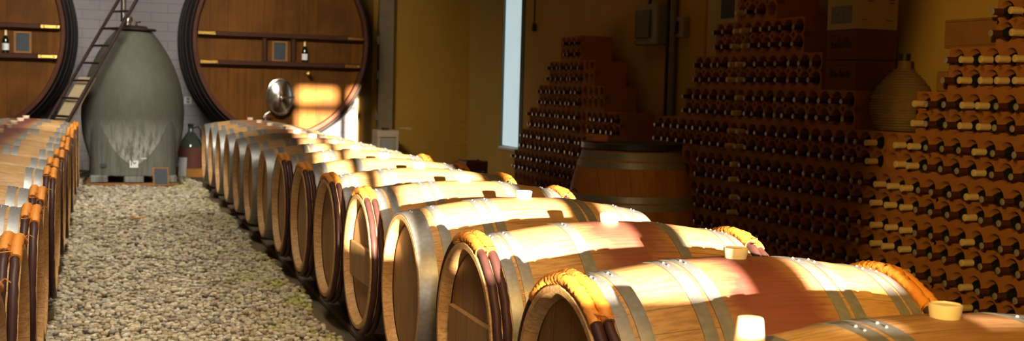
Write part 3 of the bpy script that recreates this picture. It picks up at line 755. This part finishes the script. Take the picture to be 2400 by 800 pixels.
# demijohn in a red pot on a pallet
tag(MB().bbox((.83, 14.28, 0), (1.20, 14.72, .10), .006).build('wooden_block', M['orangewood']), 'orange wooden block on the floor beneath the red pot', 'block')
pot = thing('potted_demijohn', 'dark glass demijohn sitting in a reddish pot beside the egg tank', 'demijohn', (1.02, 14.48, .10))
b = MB(); b.lathe([(0, .13), (.02, .138), (.22, .152), (.245, .158), (.245, .148), (.20, .14)], 'z', 40, cap0=True); b.build('pot', M['clay'], pot, 40)
b = MB(); b.lathe([(.10, .135), (.23, .147), (.26, .145), (.33, .105), (.40, .055), (.43, .032), (.50, .028)], 'z', 40, cap0=True, cap1=True); b.build('glass', M['greenglass'], pot, 50)
b = MB(); b.lathe([(.485, .034), (.52, .033), (.522, .001)], 'z', 20); b.build('cap', M['black'], pot, 40)
b = MB(); b.tube([(.03, 0, .47), (.08, 0, .49), (.11, 0, .45), (.115, 0, .36)], .008, 8); b.build('handle', M['black'], pot, 50)
b = MB(); b.bbox((-.045, -.004, 0), (.045, .004, .24), .003); sg_ = b.build('white_board', M['white'], None, None, (.905, 14.20, .0)); sg_.rotation_euler = (-.12, .05, 0)
tag(sg_, 'narrow white board leaning between the egg tank and red pot', 'board')
sw = thing('wall_switch', 'small white double switch on the back wall beside the egg', 'switch', (1.045, YB, .88))
MB().bbox((-.045, -.025, -.045), (.045, 0, .045), .006).build('housing', M['white'], sw); MB().bbox((-.02, -.032, .004), (.02, -.024, .034), .003).build('button', M['grey'], sw); MB().bbox((-.02, -.032, -.034), (.02, -.024, -.004), .003).build('button', M['grey'], sw)

# glazed cabinet at the far pier, and a dark crate on a stool
cb = thing('cabinet', 'low pale-framed cabinet with grey panel against the far pier', 'cabinet', (3.24, 13.95, 0))
f = MB(); f.bbox((-.13,-.15,0), (-.095,.15,.52)); f.bbox((.095,-.15,0), (.13,.15,.52)); f.bbox((-.13,-.15,.52), (.13,.15,.60)); f.bbox((-.095,-.13,0), (.095,.15,.52)); f.build('body', M['paleframe'], cb)
MB().bbox((-.09,-.142,.03), (.09,-.128,.50), .003).build('panel', M['grey'], cb); MB().bbox((-.035,-.05,.60), (.035,.05,.628), .004).build('block', M['redbox'], cb)
cr = thing('crate', 'small dark red-brown crate beyond the right barrel row', 'crate', (3.52, 11.3, 0))
f = MB()
for z in (0, .105, .21, .315):
    f.bbox((-.11,-.15,z), (.11,-.138,z+.092), .003); f.bbox((-.11,.138,z), (.11,.15,z+.092), .003); f.bbox((-.11,-.138,z), (-.098,.138,z+.092), .003); f.bbox((.098,-.138,z), (.11,.138,z+.092), .003)
f.build('slats', M['redbox'], cr)
f = MB()
for sx in (-1,1):
    for sy in (-1,1): f.bbox((sx*.097-.012, sy*.137-.012, 0), (sx*.097+.012, sy*.137+.012, .415), .003)
f.build('corner_posts', M['redbox'], cr); MB().bbox((-.098,-.138,.003), (.098,.138,.02), .003).build('bottom_board', M['redbox'], cr)

# ------------------------------------------------------------------ upright cask in front of the racks
vt = thing('upright_cask', 'upright oak cask with dark lid and double steel hoops before the racks', 'cask', (2.975, 6.40, 0))
VH = .80
def vr(z): return .272 + .100*(1-((z-.40)/.42)**2)
b = MB(); pr = [(0, .24), (0, vr(0)-.004), (.004, vr(0))] + [(VH*i/18, vr(VH*i/18)) for i in range(1, 18)] + [(VH-.004, vr(VH)), (VH, vr(VH)-.004), (VH, .255), (VH-.03, .25)]
b.lathe(pr, 'z', 72); b.build('staves', foudre_wood('cask_wood', 0, (.36, .15, .035), (.24, .085, .016), 14.), vt, 35)
for z0, z1 in ((.005,.05), (.155,.19), (.20,.235), (.545-.08,.58-.08), (.59-.08,.625-.08), (.70,.735), (.745,.79)):
    b = MB(); b.lathe([(z0, vr(z0)-.001), (z0, vr(z0)+.003), (z1, vr(z1)+.003), (z1, vr(z1)-.001)], 'z', 72); b.build('steel_hoop', M['steel'], vt, 40)
b = MB(); b.lathe([(.80, .001), (.801, .292), (.806, .298), (.838, .298), (.843, .29), (.845, .001)], 'z', 56); b.build('lid', M['black'], vt, 40)
tag(MB().bbox((2.69, 6.30, .846), (2.78, 6.42, .885), .006).build('brick', M['terra']), 'small red brick lying on the upright cask lid', 'brick')

# ------------------------------------------------------------------ goods on the racks
ZT = lambda k: Z0+k*CH+.001       # top of course k-1
wd = thing('wicker_demijohn', 'round wicker-covered demijohn with dark cork on the bottle racks', 'demijohn', (4.176, 5.484, ZT(4)))
b = MB(); pr = [(.0, .12), (.006, .135), (.05, .158), (.12, .172), (.18, .168), (.24, .142), (.29, .100), (.325, .066), (.34, .052)]
for i in range(len(pr)-1): pass
fine = []
for i in range(len(pr)-1):
    for j in range(18): u = j/18; z = pr[i][0]*(1-u)+pr[i+1][0]*u; fine.append((z, (pr[i][1]*(1-u)+pr[i+1][1]*u) + .0035*math.sin(z*2*PI/.0145)))
vs = []; seg = 72
for i, (z, r_) in enumerate(fine):
    for k in range(seg): a = 2*PI*k/seg; rr = min(.1745, r_+.0022*math.sin(k*PI/3+z*2*PI/.029)); vs.append((rr*math.cos(a), rr*math.sin(a), z))
b.add(vs, [(i*seg+k, i*seg+(k+1) % seg, (i+1)*seg+(k+1) % seg, (i+1)*seg+k) for i in range(len(fine)-1) for k in range(seg)] + [tuple(range(seg))[::-1]]); b.build('wicker', M['basket'], wd, 80)
b = MB(); b.lathe([(.30, .06), (.335, .042), (.36, .036), (.385, .036), (.39, .001)], 'z', 28); b.build('neck', M['basket'], wd, 50)
b = MB(); b.lathe([(.386, .001), (.386, .031), (.425, .033), (.427, .001)], 'z', 24); b.build('cork', M['black'], wd, 40)
def scribble(b, x, y, z, w_, h, seed, ax='y', n=9):
    rr = random.Random(seed); pts = []
    for i in range(n*4): u = i/(n*4-1); pts.append((u*w_, h*(.5+.5*math.sin(i*1.9+seed))*rr.uniform(.4, 1)))
    q = [(x, y-u, z+v) if ax == 'y' else (x+u, y, z+v) for u, v in pts]; b.tube(q, .0022, 4)
def carton(name, label, z, h, mat, prn):
    t = thing(name, label, 'box', (XF+.005, 5.685, z)); w_, d = .30, .265
    b = MB(); b.bbox((0, 0, 0), (d, w_, h-.002), .003); b.build('card', mat, t)
    if prn == 'script':
        p = MB(); scribble(p, -.0008, .25, h*.38, .20, h*.42, int(z*10)); p.build('printed_script', M['ink'], t)
        p = MB(); p.tube([(-.0008, .27, h*.82), (-.0008, .08, h*.82)], .0012, 4); p.build('printed_rule', M['ink'], t)
    else:
        p = MB(); p.box((-.001, .06, .035), (.0005, .26, .135)); p.build('printed_picture', M['blueink'], t)
        p = MB()
        for i, (a, c, zz) in enumerate(((.03,.10,.20),(.05,.09,.185),(.04,.10,.17),(.06,.10,.155),(.19,.24,.2),(.20,.24,.185),(.2,.24,.165),(.2,.24,.15),(.03,.06,.05),(.19,.23,.05))): p.box((a, -.001, zz), (c, .0005, zz+.004))
        p.build('printed_lines', M['ink'], t)
    return t
ZC4 = ZT(5)
carton('cardboard_box', 'lower brown cardboard box with script print, stacked on the racks', ZC4, .170, M['kraft'], 'script')
carton('cardboard_box', 'upper brown cardboard box with script print, under the pale box', ZC4+.171, .172, M['kraft'], 'script')
carton('cardboard_box', 'pale cardboard box with grey picture, topmost of the stack', ZC4+.344, .30, M['paper'], 'pic')
wbx = thing('wooden_box', 'long wooden wine case lying on the near rack stack', 'box', (4.04, 4.63, ZT(6)))
f = MB(); f.bbox((0,0,0), (.22,.37,.012)); f.bbox((0,0,.012), (.012,.37,.13)); f.bbox((.208,0,.012), (.22,.37,.13)); f.bbox((.012,0,.012), (.208,.012,.13)); f.bbox((.012,.358,.012), (.208,.37,.13)); f.build('case', M['timber'], wbx)
MB().bbox((-.002,-.002,.13), (.222,.372,.142), .003).build('lid', M['timber'], wbx)
tag(MB().bbox((4.05, 4.985, ZT(5)), (4.15, 5.06, ZT(5)+.105), .006).build('wooden_offcut', M['timber']), 'small upright wooden offcut beside the near stack bottles', 'wood offcut')

# ------------------------------------------------------------------ things on the right wall
eb = thing('mounted_meter_box', 'grey electrical box with dark tinted cover on the right wall', 'electrical box', (XR, 9.05, 1.70))
MB().bbox((-.10,-.21,-.17), (0,.21,.17), .012).build('housing', M['grey'], eb); MB().bbox((-.118,-.10,-.11), (-.099,.185,.12), .008).build('cover', M['green'], eb)
MB().bbox((-.112,.17,-.16), (-.099,.195,-.125), .004).build('brass_plate', M['brass'], eb)
b = MB(); b.tube([(-.05,.05,.17), (-.05,.02,.24), (-.06,-.10,.26), (-.06,-.20,.32)], .016, 8); b.build('cable', M['black'], eb, 50)
tag(MB().tube([(XR-.035, 8.66, 0), (XR-.035, 8.66, ZC)], .028, 12).build('conduit', M['pipe'], None, 50), 'thick grey vertical conduit on the right wall', 'pipe')
tag(MB().tube([(XR-.03, 8.78, 0), (XR-.03, 8.78, ZC)], .014, 10).build('cable', M['black'], None, 50), 'thin black vertical cable beside the grey conduit', 'cable')
ck = thing('socket', 'small socket with blue plug beside the conduit', 'socket', (XR, 8.53, 1.66)); MB().bbox((-.06,-.07,-.08), (0,.05,.08), .008).build('housing', M['grey'], ck); MB().bbox((-.09,-.0,-.05), (-.06,.045,.05), .006).build('plug', M['blue'], ck)
pc = thing('pull_cord', 'thin dark pull cord with handle hanging on the right wall', 'cord', (XR-.03, 11.95, 1.76))
MB().tube([(0,0,.06), (0,0,ZC-1.76)], .008, 6).build('cord', M['black'], pc, 50); b = MB(); b.lathe([(-.01,.012),(0,.026),(.07,.022),(.08,.008)], 'z', 14, cap0=True, cap1=True); b.build('handle', M['black'], pc, 40)
po = thing('poster', 'pale poster with dark picture on wall behind the middle stack', 'poster', (XR, 7.66, 1.40))
MB().bbox((-.008,-.10,0), (0,.50,.75), .002).build('sheet', M['paper'], po); MB().bbox((-.014,.50,0), (0,.53,.75), .003).build('edge_strip', M['orangeedge'], po)
MB().box((-.010,.09,.30), (-.0075,.29,.52)).build('picture', M['slate'], po); MB().box((-.010,-.02,.30), (-.0075,.02,.36)).build('red_mark', M['redbox'], po)

# ------------------------------------------------------------------ light
def area(name, loc, target, sx, sy, power, col, spread=180):
    l = bpy.data.lights.new(name, 'AREA'); l.shape = 'RECTANGLE'; l.size = sx; l.size_y = sy; l.energy = power; l.color = col; l.spread = math.radians(spread)
    o = bpy.data.objects.new(name, l); COL.objects.link(o); o.location = loc
    o.rotation_euler = (Vector(target)-Vector(loc)).to_track_quat('-Z', 'Y').to_euler(); return o
sun = bpy.data.lights.new('low_sun', 'SUN'); sun.energy = 80; sun.color = (1, .86, .68); sun.angle = math.radians(.53)
so = bpy.data.objects.new('low_sun', sun); COL.objects.link(so); el = math.radians(5.2); sl_ = .104
so.rotation_euler = Vector((sl_, 1, -math.tan(el)*math.hypot(1, sl_))).to_track_quat('-Z', 'Y').to_euler()
l_ = area('fill_aisle_near', (.08, 6.3, ZC-.05), (.08, 6.3, 0), .6, 9.6, 62, (1, .93, .79), 42); l_.rotation_euler = (0, 0, 0)  # added fill along the aisle; the ceiling has no opening here
area('fill_aisle_far', (.1, 9.2, ZC-.05), (.35, 13.6, 1.0), 1.6, 1.2, 150, (1, .95, .88), 85)  # added fill brightening the egg tank and far casks, no source behind it
area('fill_rear_left', (-1.3, YR+.03, 1.7), (.5, 3.2, .6), 1.6, 1.6, 3, (1, .68, .30), 56)  # weak warm fill added in front of the closed rear wall
area('fill_over_right_barrels', (.55, .2, 3.6), (1.35, 3.6, .5), .7, .7, 11, (1, .60, .18), 46)  # unseen fill added to lift the shaded sides of the right barrels
area('fill_rear_aisle', (0, YR+.03, 1.4), (-.35, 4.5, .5), .5, 1.6, 14, (1, .95, .88), 50)  # fill added for the left barrels; no door at this spot
sp = bpy.data.lights.new('fill_spot_right', 'SPOT'); sp.energy = 820; sp.color = (1, .64, .17); sp.spot_size = math.radians(72); sp.spot_blend = .10; sp.shadow_soft_size = .05  # spot added to give the warm, soft-edged light on the right racks
o = bpy.data.objects.new('fill_spot_right', sp); COL.objects.link(o); o.location = (-1.2, -.6, 2.3); aa = math.radians(40.6+36); o.rotation_euler = Vector((math.sin(aa), math.cos(aa), -.23)).to_track_quat('-Z', 'Y').to_euler()
l_ = area('warm_fill_right', (2.9, 8.5, ZC-.1), (2.9, 8.5, 0), .8, 5, 3.6, (1, .55, .14), 150); l_.rotation_euler = (0, .1, 0)  # small warm fill added for the right wall and rack ends
wd_ = bpy.data.worlds.new('World'); S.world = wd_; wd_.use_nodes = True; bg = wd_.node_tree.nodes['Background']; bg.inputs[0].default_value = (.55, .70, .85, 1); bg.inputs[1].default_value = .35

# ------------------------------------------------------------------ camera
cam = bpy.data.cameras.new('Camera'); co = bpy.data.objects.new('Camera', cam); COL.objects.link(co)
cam.sensor_width = 36; cam.lens = F_/2400*36; cam.clip_start = .05; cam.clip_end = 100
Rm = Matrix((AX[0], -AX[1], -AX[2])).transposed()
co.matrix_world = Matrix.Translation(CAM) @ Rm.to_4x4()
cam.dof.use_dof = True; cam.dof.focus_distance = 3.4; cam.dof.aperture_fstop = 6.3
S.camera = co
S.view_settings.view_transform = 'Standard'; S.view_settings.look = 'None'; S.view_settings.gamma = 1; S.view_settings.exposure = 0
S.view_settings.use_curve_mapping = False
S.cycles.use_denoising = True; S.cycles.max_bounces = 8; S.cycles.diffuse_bounces = 5; S.cycles.caustics_reflective = False; S.cycles.caustics_refractive = False
S.cycles.sample_clamp_indirect = 6
